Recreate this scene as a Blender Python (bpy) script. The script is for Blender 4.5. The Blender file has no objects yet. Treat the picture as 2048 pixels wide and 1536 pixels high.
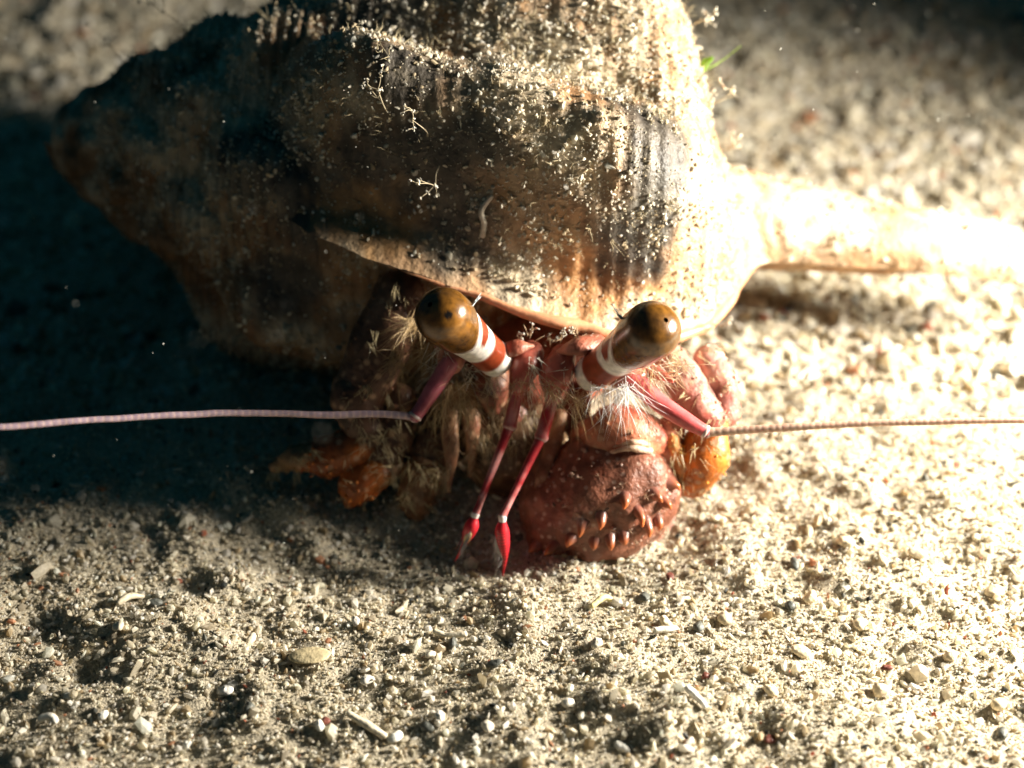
import bpy, math, random
import numpy as np
from mathutils import Vector, Matrix
from mathutils.bvhtree import BVHTree

# one unit is one centimetre
SC = bpy.context.scene
SC.unit_settings.system = 'METRIC'
SC.unit_settings.scale_length = 0.01
COL = SC.collection
rng = np.random.default_rng(7)
random.seed(7)

# ------------------------------------------------------------------ camera
PITCH = math.radians(38.0)
CAM = np.array([0.0, -11.8, 11.04])
FPX = 2560.0
cam_d = bpy.data.cameras.new('camera')
cam_d.lens = 45.0; cam_d.sensor_width = 36.0
cam_d.clip_start = 0.1; cam_d.clip_end = 2000.0
cam_d.dof.use_dof = True
cam_d.dof.focus_distance = 14.2
cam_d.dof.aperture_fstop = 0.135      # centimetre units: an aperture of about 4 mm
cam_o = bpy.data.objects.new('camera', cam_d)
cam_o.location = CAM
cam_o.rotation_euler = (math.pi/2 - PITCH, 0, 0)
COL.objects.link(cam_o)
SC.camera = cam_o

# ------------------------------------------------------------------ world: dim teal light of the water column
W = bpy.data.worlds.new('World'); SC.world = W; W.use_nodes = True
bg = W.node_tree.nodes['Background']
bg.inputs['Color'].default_value = (0.06, 0.52, 0.80, 1)
bg.inputs['Strength'].default_value = 0.044

# ------------------------------------------------------------------ the diver's strobe, to the right of the crab
LP = Vector((15.2, 0.5, 6.6)); LT = Vector((3.0, -0.2, 0.5))
sd = bpy.data.lights.new('dive_strobe', 'SPOT')
sd.energy = 54000.0
sd.color = (1.0, 0.925, 0.80)
sd.shadow_soft_size = 1.9
sd.spot_size = math.radians(130); sd.spot_blend = 1.0
so = bpy.data.objects.new('dive_strobe', sd)
so.location = LP
so.rotation_euler = (LT - LP).to_track_quat('-Z', 'Y').to_euler()
COL.objects.link(so)

vs = SC.view_settings
vs.view_transform = 'Standard'; vs.look = 'None'; vs.gamma = 1.0; vs.exposure = 0.0
vs.use_curve_mapping = False
SC.cycles.use_denoising = True
SC.cycles.max_bounces = 6

# ------------------------------------------------------------------ helpers
_f = np.array([0, math.cos(PITCH), -math.sin(PITCH)])
_u = np.array([0, math.sin(PITCH), math.cos(PITCH)])
def ray(px, py):
    d = _f + np.array([1.0, 0, 0])*(px-1024)/FPX + _u*(768-py)/FPX
    return d
def at(px, py, y):                       # the point at world depth y seen near there
    d = ray(px, py); return CAM + d*((y-CAM[1])/d[1])
def ground(px, py, z=0.0):
    d = ray(px, py); return CAM + d*((z-CAM[2])/d[2])

def _hash(ix, iy, iz):
    n = (ix*374761393 + iy*668265263 + iz*1274126177) & 0xffffffff
    n = ((n ^ (n >> 13))*1274126177) & 0xffffffff
    return ((n ^ (n >> 16)) & 0xffff)/65535.0
def noise3(p):
    p = np.asarray(p, float)
    i = np.floor(p).astype(np.int64); f = p-i; f = f*f*(3-2*f)
    r = 0
    for dx in (0, 1):
        for dy in (0, 1):
            for dz in (0, 1):
                w = (f[..., 0] if dx else 1-f[..., 0])*(f[..., 1] if dy else 1-f[..., 1])*(f[..., 2] if dz else 1-f[..., 2])
                r = r + w*_hash(i[..., 0]+dx, i[..., 1]+dy, i[..., 2]+dz)
    return r*2-1
def fbm(p, oct=4, gain=0.5):
    p = np.asarray(p, float); a = 1.0; s = 0; t = 0
    for k in range(oct):
        s = s + a*noise3(p*(2.03**k) + 17.3*k); t += a; a *= gain
    return s/t
def sstep(a, b, x):
    t = np.clip((np.asarray(x, float)-a)/(b-a), 0, 1); return t*t*(3-2*t)
def nrm(v):
    v = np.asarray(v, float); return v/np.maximum(np.linalg.norm(v, axis=-1, keepdims=True), 1e-9)

class MB:                                # collects vertices, faces and colours of one mesh
    def __init__(self): self.v = []; self.q = []; self.t = []; self.c = []; self.n = 0
    def add(self, v, q=None, t=None, c=None):
        v = np.asarray(v, float).reshape(-1, 3)
        if q is not None and len(q): self.q.append(np.asarray(q)+self.n)
        if t is not None and len(t): self.t.append(np.asarray(t)+self.n)
        if c is None: c = (0.5, 0.5, 0.5)
        c = np.asarray(c, float)
        if c.ndim == 1: c = np.tile(c, (len(v), 1))
        self.v.append(v); self.c.append(c); self.n += len(v)
    def build(self, name, mat, parent=None, smooth=True, origin=None):
        v = np.concatenate(self.v); c = np.concatenate(self.c)
        if origin is not None: v = v - np.asarray(origin)
        me = bpy.data.meshes.new(name)
        q = np.concatenate(self.q) if self.q else np.zeros((0, 4), int)
        t = np.concatenate(self.t) if self.t else np.zeros((0, 3), int)
        me.vertices.add(len(v)); me.vertices.foreach_set('co', v.astype(np.float32).ravel())
        nl = q.size + t.size
        me.loops.add(nl)
        me.loops.foreach_set('vertex_index', np.concatenate([q.ravel(), t.ravel()]).astype(np.int32))
        me.polygons.add(len(q)+len(t))
        st = np.concatenate([np.arange(len(q))*4, q.size + np.arange(len(t))*3]).astype(np.int32)
        me.polygons.foreach_set('loop_start', st)
        me.polygons.foreach_set('use_smooth', np.full(len(q)+len(t), smooth))
        ca = me.color_attributes.new('Col', 'FLOAT_COLOR', 'POINT')
        ca.data.foreach_set('color', np.concatenate([c, np.ones((len(c), 1))], 1).astype(np.float32).ravel())
        me.update(calc_edges=True); me.validate()
        me.materials.append(mat)
        o = bpy.data.objects.new(name, me); COL.objects.link(o)
        if origin is not None: o.location = origin
        if parent is not None: attach(o, parent)
        return o
def attach(o, parent):
    o.parent = parent
    loc = Vector((0, 0, 0)); p = parent
    m = Matrix.Identity(4)
    chain = []
    while p is not None:
        chain.append(p); p = p.parent
    for p in reversed(chain): m = m @ p.matrix_parent_inverse @ p.matrix_basis
    o.matrix_parent_inverse = m.inverted()
def tag(o, label=None, cat=None, group=None, kind=None):
    if label: o['label'] = label
    if cat: o['category'] = cat
    if group: o['group'] = group
    if kind: o['kind'] = kind
    return o
def empty(name, loc):
    o = bpy.data.objects.new(name, None); COL.objects.link(o); o.location = loc
    o.empty_display_size = 0.3; return o

def spline(P, R, sub):
    P = np.asarray(P, float); R = np.asarray(R, float)
    Q = np.concatenate([P, R.reshape(len(P), -1)], 1)
    Q = np.concatenate([[2*Q[0]-Q[1]], Q, [2*Q[-1]-Q[-2]]])
    out = []
    for i in range(1, len(Q)-2):
        for k in range(sub):
            t = k/sub
            out.append(0.5*((2*Q[i]) + (-Q[i-1]+Q[i+1])*t + (2*Q[i-1]-5*Q[i]+4*Q[i+1]-Q[i+2])*t*t + (-Q[i-1]+3*Q[i]-3*Q[i+1]+Q[i+2])*t**3))
    out.append(Q[-2]); out = np.array(out)
    return out[:, :3], np.maximum(out[:, 3:], 1e-4)
def limb(mb, P, R, seg=14, sub=6, col=(0.5, .3, .2), amp=0.0, freq=3.0, cap=True, flat=1.0, flatdir=(0, 0, 1), ring=None):
    """tapered tube through P with radii R; col may be a function (points, t along) -> colours"""
    C, r = spline(P, R, sub); r = r[:, 0]
    T = nrm(np.gradient(C, axis=0))
    if cap:
        def capset(c, t, rad, sgn):
            a = np.array([0.35, 0.7, 0.92]) if sgn > 0 else np.array([0.92, 0.7, 0.35])
            return [c + sgn*t*rad*x*0.9 for x in a], [rad*math.sqrt(max(1-x*x, 0.02)) for x in a]
        a, b = capset(C[0], T[0], r[0], -1); e, g = capset(C[-1], T[-1], r[-1], 1)
        C = np.concatenate([a, C, e]); r = np.concatenate([b, r, g])
        T = np.concatenate([[T[0]]*3, T, [T[-1]]*3])
    n = len(C)
    N = np.zeros((n, 3)); up = np.array(flatdir, float)
    N[0] = nrm(up - T[0]*np.dot(up, T[0]) + 1e-6)
    for i in range(1, n):
        v = N[i-1]-T[i]*np.dot(N[i-1], T[i]); N[i] = nrm(v)
    B = np.cross(T, N)
    a = np.arange(seg)*2*math.pi/seg
    D = flat*np.cos(a)[None, :, None]*N[:, None, :] + np.sin(a)[None, :, None]*B[:, None, :]
    V = C[:, None, :] + r[:, None, None]*D
    if amp: V = V + D*(amp*fbm(V*freq, 3))[..., None]
    V = V.reshape(-1, 3)
    i = np.arange(n-1)[:, None]*seg; j = np.arange(seg)[None, :]; k = (j+1) % seg
    Q = np.stack([i+j, i+k, i+seg+k, i+seg+j], -1).reshape(-1, 4)
    V2 = np.concatenate([V, C[:1], C[-1:]]); m = len(V)
    Tt = [[m, (x+1) % seg, x] for x in range(seg)] + [[m+1, (n-1)*seg+x, (n-1)*seg+(x+1) % seg] for x in range(seg)]
    if callable(col):
        t = np.repeat(np.linspace(0, 1, n), seg); t = np.concatenate([t, [0, 1]])
        c = col(V2, t)
    else: c = col
    mb.add(V2, Q, Tt, c)
    return C, N, B, r, flat

def warts(mb, frame, n, size, col, rg=None):
    """small raised tubercles over a limb built by limb()"""
    rg = rg or rng
    C, N, B, r, fl = frame
    k = rg.integers(0, len(C), n); a = rg.uniform(0, 2*math.pi, n)
    D = fl*np.cos(a)[:, None]*N[k]+np.sin(a)[:, None]*B[k]
    p = C[k]+D*r[k][:, None]
    sz = size*rg.uniform(.5, 1.2, n)
    grains(mb, p+nrm(D)*sz[:, None]*.15, sz, np.clip(np.array(col)*rg.uniform(.75, 1.2, (n, 1)), 0, .9), rough=.15, aniso=.2)
def hairs(mb, base, direc, n, length, spread, r=0.006, jit=0.03, col=(0.75, 0.68, 0.5), bend=0.15, rg=None):
    """a tuft of n fine tapered bristles"""
    rg = rg or rng
    base = np.asarray(base, float); direc = nrm(direc)
    d = nrm(direc + rg.normal(0, spread, (n, 3)))
    b = base + rg.normal(0, jit, (n, 3))
    L = length*rg.uniform(0.5, 1.15, n)
    side = nrm(np.cross(d, rg.normal(0, 1, (n, 3))))
    sd2 = np.cross(d, side)
    mid = b + d*(L*0.5)[:, None] + side*(bend*L*rg.uniform(-0.3, 0.3, n))[:, None]
    tip = b + d*L[:, None] + side*(bend*L*rg.uniform(-1, 1, n))[:, None] + np.array([0, 0, -0.06])*L[:, None]
    V = []
    for c, k in ((b, 1.0), (mid, 0.75)):
        for a in (0, 2.094, 4.189):
            V.append(c + r*k*(math.cos(a)*side + math.sin(a)*sd2))
    V.append(tip)
    V = np.stack(V, 1)                       # n,7,3
    q = np.array([[0, 1, 4, 3], [1, 2, 5, 4], [2, 0, 3, 5]]); t = np.array([[3, 4, 6], [4, 5, 6], [5, 3, 6]])
    o = (np.arange(n)*7)[:, None, None]
    cc = np.clip(np.asarray(col)[None]*rg.uniform(0.7, 1.2, (n, 1)), 0, 1)
    mb.add(V.reshape(-1, 3), (q[None]+o).reshape(-1, 4), (t[None]+o).reshape(-1, 3), np.repeat(cc, 7, 0))

# grain shapes
def icosa():
    g = (1+5**.5)/2
    v = np.array([[-1, g, 0], [1, g, 0], [-1, -g, 0], [1, -g, 0], [0, -1, g], [0, 1, g], [0, -1, -g], [0, 1, -g], [g, 0, -1], [g, 0, 1], [-g, 0, -1], [-g, 0, 1]], float)
    f = np.array([[0, 11, 5], [0, 5, 1], [0, 1, 7], [0, 7, 10], [0, 10, 11], [1, 5, 9], [5, 11, 4], [11, 10, 2], [10, 7, 6], [7, 1, 8], [3, 9, 4], [3, 4, 2], [3, 2, 6], [3, 6, 8], [3, 8, 9], [4, 9, 5], [2, 4, 11], [6, 2, 10], [8, 6, 7], [9, 8, 1]])
    return nrm(v), f
def octa():
    v = np.array([[1, 0, 0], [-1, 0, 0], [0, 1, 0], [0, -1, 0], [0, 0, 1], [0, 0, -1]], float)
    f = np.array([[0, 2, 4], [2, 1, 4], [1, 3, 4], [3, 0, 4], [2, 0, 5], [1, 2, 5], [3, 1, 5], [0, 3, 5]])
    return v, f
def rot_mats(n, rg):
    q = nrm(rg.normal(0, 1, (n, 4))); w, x, y, z = q.T
    return np.stack([1-2*(y*y+z*z), 2*(x*y-w*z), 2*(x*z+w*y), 2*(x*y+w*z), 1-2*(x*x+z*z), 2*(y*z-w*x), 2*(x*z-w*y), 2*(y*z+w*x), 1-2*(x*x+y*y)], -1).reshape(n, 3, 3)
def grains(mb, pos, size, col, shape=icosa, rough=0.22, aniso=0.35, rg=None):
    rg = rg or rng
    v, f = shape(); n = len(pos)
    V = v[None]*(1+rg.uniform(-rough, rough, (n, len(v), 1)))
    V = V*(size[:, None]*np.exp(rg.normal(0, aniso, (n, 3))))[:, None, :]
    V = np.einsum('nij,nkj->nki', rot_mats(n, rg), V) + pos[:, None, :]
    F = f[None] + (np.arange(n)*len(v))[:, None, None]
    mb.add(V.reshape(-1, 3), None, F.reshape(-1, 3), np.repeat(col, len(v), 0))

# ------------------------------------------------------------------ materials
def material(name, rough=0.5, spec=0.4, noise_scale=20, noise_amt=0.3, bump=0.0, bump_scale=40, coat=0.0, sss=0.0, dots=None, tint=None, trans=0.0, lucent=0.0):
    m = bpy.data.materials.new(name); m.use_nodes = True
    nt = m.node_tree; N = nt.nodes; L = nt.links
    b = N['Principled BSDF']
    b.inputs['Roughness'].default_value = rough
    b.inputs['Specular IOR Level'].default_value = spec
    b.inputs['Coat Weight'].default_value = coat
    b.inputs['Coat Roughness'].default_value = 0.08
    at_ = N.new('ShaderNodeAttribute'); at_.attribute_name = 'Col'
    geo = N.new('ShaderNodeNewGeometry')
    nz = N.new('ShaderNodeTexNoise'); nz.inputs['Scale'].default_value = noise_scale; nz.inputs['Detail'].default_value = 5
    L.new(geo.outputs['Position'], nz.inputs['Vector'])
    mr = N.new('ShaderNodeMapRange'); mr.inputs[1].default_value = 0.3; mr.inputs[2].default_value = 0.7
    mr.inputs[3].default_value = 1-noise_amt; mr.inputs[4].default_value = 1+noise_amt
    L.new(nz.outputs['Fac'], mr.inputs[0])
    mx = N.new('ShaderNodeVectorMath'); mx.operation = 'SCALE'
    L.new(at_.outputs['Color'], mx.inputs[0]); L.new(mr.outputs[0], mx.inputs['Scale'])
    out = mx.outputs[0]
    if dots:
        sc, rad, dc = dots
        vo = N.new('ShaderNodeTexVoronoi'); vo.inputs['Scale'].default_value = sc
        L.new(geo.outputs['Position'], vo.inputs['Vector'])
        md = N.new('ShaderNodeMapRange'); md.inputs[1].default_value = rad*1.35; md.inputs[2].default_value = rad*0.7
        md.inputs[3].default_value = 0; md.inputs[4].default_value = 0.8
        L.new(vo.outputs['Distance'], md.inputs[0])
        mi = N.new('ShaderNodeMix'); mi.data_type = 'RGBA'
        L.new(md.outputs[0], mi.inputs[0]); L.new(out, mi.inputs[6]); mi.inputs[7].default_value = (*dc, 1)
        out = mi.outputs[2]
    L.new(out, b.inputs['Base Color'])
    if sss:
        b.inputs['Subsurface Weight'].default_value = sss
        b.inputs['Subsurface Radius'].default_value = (1.0, 0.45, 0.25)
        b.inputs['Subsurface Scale'].default_value = 0.08
    if lucent:
        tr = N.new('ShaderNodeBsdfTranslucent'); ms = N.new('ShaderNodeMixShader'); ms.inputs[0].default_value = lucent
        L.new(out, tr.inputs['Color']); L.new(b.outputs[0], ms.inputs[1]); L.new(tr.outputs[0], ms.inputs[2])
        L.new(ms.outputs[0], N['Material Output'].inputs['Surface'])
    if trans: b.inputs['Transmission Weight'].default_value = trans
    if bump:
        nb = N.new('ShaderNodeTexNoise'); nb.inputs['Scale'].default_value = bump_scale; nb.inputs['Detail'].default_value = 4
        L.new(geo.outputs['Position'], nb.inputs['Vector'])
        bp = N.new('ShaderNodeBump'); bp.inputs['Strength'].default_value = bump; bp.inputs['Distance'].default_value = 0.03
        L.new(nb.outputs['Fac'], bp.inputs['Height']); L.new(bp.outputs[0], b.inputs['Normal'])
    return m
M_SAND = material('sand_bed', 0.85, 0.2, 26, 0.35, 1.0, 42)
M_GRAIN = material('sand_grains', 0.45, 0.45, 30, 0.15, lucent=0.5)
M_PEBBLE = material('pebble', 0.5, 0.4, 12, 0.3, 0.5, 18)
M_SHELL = material('shell', 0.5, 0.4, 5, 0.42, 0.9, 16)
M_LIP = material('shell_lip', 0.4, 0.5, 6, 0.2, 0.3, 12, sss=0.2)
M_CRUST = material('crust', 0.7, 0.25, 25, 0.2, lucent=0.25)
M_ALGAE = material('algae', 0.6, 0.3, 10, 0.3)
M_CRAB = material('crab_cuticle', 0.42, 0.45, 7, 0.45, 0.7, 20, sss=0.08, dots=(8.0, 0.20, (0.50, 0.33, 0.25)))
M_LEG = material('crab_leg', 0.45, 0.45, 5, 0.5, 0.7, 16, sss=0.12, dots=(6.5, 0.26, (0.45, 0.27, 0.16)))
M_RED = material('crab_red', 0.3, 0.5, 12, 0.2, 0.1, 30, sss=0.25)
M_STALK = material('eyestalk', 0.32, 0.5, 14, 0.22, sss=0.15, coat=0.3)
M_CORNEA = material('cornea', 0.26, 0.5, 12, 0.45, 0.12, 60, coat=0.45)
M_SETA = material('setae', 0.35, 0.5, 20, 0.1)

# ------------------------------------------------------------------ seabed
RIDGE = [ground(x, y)[:2] for x, y in ((1035, 1185), (1130, 1285), (1270, 1400), (1335, 1480), (1360, 1560))]
def height(x, y):
    x = np.asarray(x, float); y = np.asarray(y, float)
    z0 = np.zeros_like(x)
    fade = 1/(1+np.maximum(np.hypot(x, y)-25, 0)/15)
    big = 0.16*fbm(np.stack([x*0.33, y*0.33, z0+3.1], -1), 3)
    u = 0.80*x-0.60*y; w = 0.60*x+0.80*y
    rip = 0.085*fbm(np.stack([u*0.55, w*2.1, z0+8.7], -1), 3)
    lump = 0.22*np.maximum(fbm(np.stack([x*1.5, y*1.5, z0+5.2], -1), 3), -0.15)
    fine = 0.035*fbm(np.stack([x*5, y*5, z0+1.2], -1), 2)
    r = np.full_like(x, 99.0)
    for a, b in zip(RIDGE[:-1], RIDGE[1:]):
        d = b-a; t = np.clip(((x-a[0])*d[0]+(y-a[1])*d[1])/(d@d), 0, 1)
        r = np.minimum(r, np.hypot(x-a[0]-t*d[0], y-a[1]-t*d[1]))
    ridge = 0.17*np.exp(-(r/0.42)**2)*(0.8+0.6*fbm(np.stack([x*2.2, y*2.2, z0], -1), 2))
    dip = 0.22*np.exp(-((x+1.2)/2.6)**2-((y+1.0)/.75)**2)  # hollow under the crab, added to extend the shadow in front
    return fade*(big+rip+lump+fine)+ridge-dip-0.05
def axis_coords(a, b, step, far, k=1.35):
    c = list(np.arange(a, b+1e-6, step)); s = step; x = b
    while x < far: s *= k; x += s; c.append(x)
    s = step; x = a
    while x > -far: s *= k; x -= s; c.insert(0, x)
    return np.array(c)
gx = axis_coords(-10, 10, 0.1, 500); gy = axis_coords(-6.5, 18, 0.1, 500)
X, Y = np.meshgrid(gx, gy)
Z = height(X, Y)-0.004
n1, n2 = len(gy), len(gx)
i = np.arange(n1-1)[:, None]*n2; j = np.arange(n2-1)[None]
mb = MB()
cv = 0.50*(1+0.35*fbm(np.stack([X*3, Y*3, X*0], -1), 3)).reshape(-1, 1)*np.array([1.0, 0.88, 0.66])
mb.add(np.stack([X, Y, Z], -1), np.stack([i+j, i+j+1, i+n2+j+1, i+n2+j], -1).reshape(-1, 4), None, cv)
tag(mb.build('seabed', M_SAND), 'pale sandy seabed under the hermit crab', kind='structure')

PAL = np.array([[.84, .79, .65], [.78, .71, .56], [.88, .84, .75], [.60, .49, .32], [.66, .60, .48], [.42, .36, .26], [.20, .20, .17], [.07, .075, .07], [.45, .17, .10], [.62, .34, .20], [.86, .83, .76]])
PALW = np.array([.28, .20, .20, .09, .09, .035, .018, .014, .006, .012, .10]); PALW /= PALW.sum()
def sand_cols(n): return np.clip(PAL[rng.choice(len(PAL), n, p=PALW)]*rng.uniform(.82, 1.1, (n, 1)), 0, .9)
def halfw(y): return 0.4*((y+11.8)*.788+6.8)
def scatter(n, y0, y1, marg):
    y = rng.uniform(y0, y1, int(n*1.6)); x = rng.uniform(-1, 1, int(n*1.6))*(halfw(y1)+marg)
    k = np.abs(x) < halfw(y)+marg
    return x[k][:n], y[k][:n]
mb = MB()
x, y = scatter(42000, -5.6, 2.2, 1.6)
z = height(x, y)+rng.uniform(-.01, .03, len(x)); sz = rng.uniform(.008, .016, len(x))
grains(mb, np.stack([x, y, z], -1), sz, sand_cols(len(x)), shape=octa)
x, y = scatter(36000, -5.6, 2.2, 1.6)
sz = np.clip(rng.lognormal(math.log(0.0165), 0.42, len(x)), .009, .055)
z = height(x, y)+sz*rng.uniform(-.2, .9, len(x))+0.06*np.maximum(rng.normal(0, .5, len(x)), 0)*(fbm(np.stack([x*2.5, y*2.5, x*0+4], -1), 2) > 0.1)
grains(mb, np.stack([x, y, z], -1), sz, sand_cols(len(x)), rough=.36, aniso=.42)
x, y = scatter(36000, 2.2, 19.5, 2.0)
sz = np.clip(rng.lognormal(math.log(0.052), 0.4, len(x)), .02, .15)
z = height(x, y)+sz*rng.uniform(-.2, .9, len(x))
grains(mb, np.stack([x, y, z], -1), sz, sand_cols(len(x)), shape=octa)
tag(mb.build('sand_grains', M_GRAIN, smooth=False), 'loose coarse coral sand grains covering the seabed', 'sand', kind='stuff')

# ------------------------------------------------------------------ shell
APEX = at(35, 265, 4.9); TIP = at(2330, 560, 3.4)
LAX = np.linalg.norm(TIP-APEX); AX = (TIP-APEX)/LAX
E1 = nrm(np.array([0, -1, 0])-AX*np.dot([0, -1, 0], AX))
E2 = np.cross(AX, E1); E2 = E2 if E2[2] > 0 else -E2
PHI_LIP = math.radians(10); WG = 1.30; BETA = 0.90; TURNS = 8.0; SKEW = math.radians(-2.8)
k = 1.0
prof = np.array([[3.95, 1.9], [4.35, 2.55], [5.2, 3.0], [6.5, 3.23], [8, 3.38], [9.2, 3.3], [10, 2.92], [10.5, 2.25], [10.9, 1.38], [11.3, .92], [12.0, .80], [13.0, .71], [14.2, .60], [15.3, .48], [15.6, .2]])
prof[:11, 0] *= np.linspace(1, .945, 11); prof[11:, 0] *= np.linspace(.95, 1, 4)
pp, rr = spline(np.c_[prof[:, 0], prof[:, 1]*0, prof[:, 1]*0], prof[:, 1], 20)
pf_s = pp[:, 0]; pf_r = rr[:, 0]
NT = 720
th = -2*math.pi*TURNS*(1-np.linspace(0, 1, NT)**0.55)
S0 = 10.4*k
RIBPH = 5.1
def shell_surface(th, s, r):
    TH = th[:, None]; tn = TH/(2*math.pi); g = WG**tn; gb = WG**(BETA*tn)
    ss = np.where(s[None] <= S0, g*s[None], g*S0+(s[None]-S0)*np.clip(1+0.02*TH, .05, 1)+(1-g)*(s[None]-S0)*0.35)
    can = sstep(S0, 12.4*k, s[None])
    gr = gb*(1-can)+can*(0.35+0.65*gb)
    R = r[None]*gr
    ribenv = sstep(4.1, 5.2, s)*(1-sstep(8.6, 10.6, s))
    shoulder = np.exp(-((s-5.4)/0.9)**2)
    ph = 7.5*TH + 0.3*np.sin(2*TH) + RIBPH + 0.05*s[None]
    xr = (ph/(2*math.pi)+.3) % 1.0; ribs = sstep(0, .32, xr)*(1-sstep(.30, 1.0, xr))
    R = R*(1+ribs*((0.195*ribenv)[None]*(.45+.55*sstep(-7.5, -4.0, TH))+(0.10*shoulder)[None]*(1.0+0*TH))-0.045*ribenv[None])
    cord = np.sin(2*math.pi*(s/0.23+0.22*np.sin(s*2.1))); cord = np.sign(cord)*np.abs(cord)**.7
    cordamp = 0.035*(1-sstep(-6.4, -5.6, TH))+0.004+0.009*sstep(-.3, .4, fbm(np.stack([np.cos(TH)*1.5+0*s[None], np.sin(TH)*1.5+0*s[None], s[None]*.5+0*TH], -1), 2))
    R = R+gr*cordamp*(cord*sstep(4.0, 4.5, s)*(1-0.95*sstep(10.4, 11.4, s)))[None]
    ph2 = PHI_LIP-TH+SKEW*(np.minimum(s, 11)[None]-7)
    d = np.cos(ph2)[..., None]*E1+np.sin(ph2)[..., None]*E2
    R = R*(1+.30*np.maximum(np.cos(ph2-math.radians(-55)), 0)**1.5*(1-sstep(-6.4, -5.2, TH))*sstep(2.0, 4.2, ss))
    P = APEX+ss[..., None]*AX+R[..., None]*(np.cos(ph2)[..., None]*E1+np.sin(ph2)[..., None]*E2)
    P = P+d*(0.17*fbm(P*0.9, 3)+0.07*fbm(P*2.8+9, 3))[..., None]*np.minimum(1, R/1.2)[..., None]
    return P, ss, R, ribs, cord
P, ss, R, ribs, cord = shell_surface(th, pf_s, pf_r)
nt, npf = P.shape[:2]
CORD = np.tile(cord[None], (nt, 1))
orange = np.array([.46, .235, .095]); cream = np.array([.66, .47, .29]); brown = np.array([.20, .085, .04]); slate = np.array([.045, .045, .042])
f1 = fbm(P*0.9, 4); f2 = fbm(P*2.5+5, 3)
c = orange+(cream-orange)*np.clip(0.15+0.35*ribs+0.8*f1+.35*sstep(8.0, 10.5, ss), 0, 1)[..., None]
c = c*(1-.68*(1-sstep(3.6, 7.6, ss)))[..., None]  # shade of the spire put into the colour, darker towards the apex
grv = sstep(0.1, 0.9, -CORD)*np.clip(0.55+0.9*f2, 0, 1)
canw = sstep(10.0, 10.8, pf_s)[None]+0*f1
c = c+(np.array([.36, .24, .135])+(np.array([.33, .15, .07])-np.array([.36, .24, .135]))*np.clip(.2+1.5*f2, 0, 1)[..., None]-c)*(canw*.8)[..., None]
c = c+(brown-c)*grv[..., None]*0.6*(1-canw)[..., None]
CENTRES = []
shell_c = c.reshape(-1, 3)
i = np.arange(nt-1)[:, None]*npf; j = np.arange(npf-1)[None]
QF = np.stack([i+j, i+j+1, i+npf+j+1, i+npf+j], -1).reshape(-1, 4)
PV = P.reshape(-1, 3)
i0 = int(np.searchsorted(th, -2*math.pi*4.5))
BVH = BVHTree.FromPolygons(PV[i0*npf:].tolist(), (QF[QF[:, 0] >= i0*npf]-i0*npf).tolist())
def on_shell(px, py):
    d = Vector(ray(px, py)).normalized()
    h = BVH.ray_cast(Vector(CAM), d)
    if h[0] is None: return None, None
    n = h[1]; n = n if n.dot(d) < 0 else -n
    return np.array(h[0]), np.array(n)
PATCHW = np.zeros(len(PV))
def patch(cols, centre_px, rad, colr, amt, fr=1.6):
    p, n = on_shell(*centre_px)
    if p is None: print('no patch', centre_px); return cols
    d = np.linalg.norm((PV-p)*np.array(rad)[None]**-1.0, axis=1)+0.8*fbm(PV*fr+3, 4)
    w = amt*(1-sstep(0.55, 1.1, d))
    if amt > .9: PATCHW[:] = np.maximum(PATCHW, w)
    return cols+(np.array(colr)-cols)*w[:, None]
for cp, rd in (((835, 315), (1.15, 1.9, 1.6)), ((1300, 340), (.62, 1.3, 1.0)), ((1270, 440), (.6, 1.1, .8)), ((480, 330), (1.0, .9, .6)), ((620, 430), (.7, .7, .7)), ((560, 540), (.8, .8, .6)), ((760, 60), (.7, .9, .7))):
    shell_c = patch(shell_c, cp, rd, slate, .93)
for cp, rd in (((1060, 420), (.6, .9, .6)), ((740, 430), (.7, .9, .6))):
    shell_c = patch(shell_c, cp, rd, (.52, .28, .10), .5, 3.0)
shell = empty('sea_snail_shell', (1.0, 4.2, 0.0))
tag(shell, 'large knobbly spindle shaped snail shell with silt crust, worn on the hermit crab\'s back', 'shell', kind='thing')
ga, gb_ = np.gradient(P, axis=0), np.gradient(P, axis=1)
NV = nrm(np.cross(ga, gb_)).reshape(-1, 3); axv = PV-(APEX+((PV-APEX)@AX)[:, None]*AX)
NV = np.where((np.sum(NV*axv, 1) < 0)[:, None], -NV, NV)
COVER = fbm(PV*1.5+2, 4)
film = np.clip(.9*sstep(-.35, .35, COVER+.45*fbm(PV*7, 2))*sstep(-.4, .6, NV[:, 2])*(1-.75*PATCHW), 0, 1)
shell_c = shell_c+(np.array([.60, .51, .37])-shell_c)*film[:, None]
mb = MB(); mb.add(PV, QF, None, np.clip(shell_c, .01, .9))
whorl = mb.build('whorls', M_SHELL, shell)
# thick rolled outer lip
kk = (pf_s > 5.9) & (pf_s < 10.7)
lipP = P[-1][kk][::5]
mb = MB(); limb(mb, lipP-E2*0.03, (0.075+0.03*fbm(lipP*2.5, 2))*np.clip(np.minimum(np.arange(len(lipP)), np.arange(len(lipP))[::-1])/6, .1, 1), 10, 3, (.62, .30, .16), 0.03, 4)
mb.build('outer_lip', M_LIP, shell)

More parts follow.
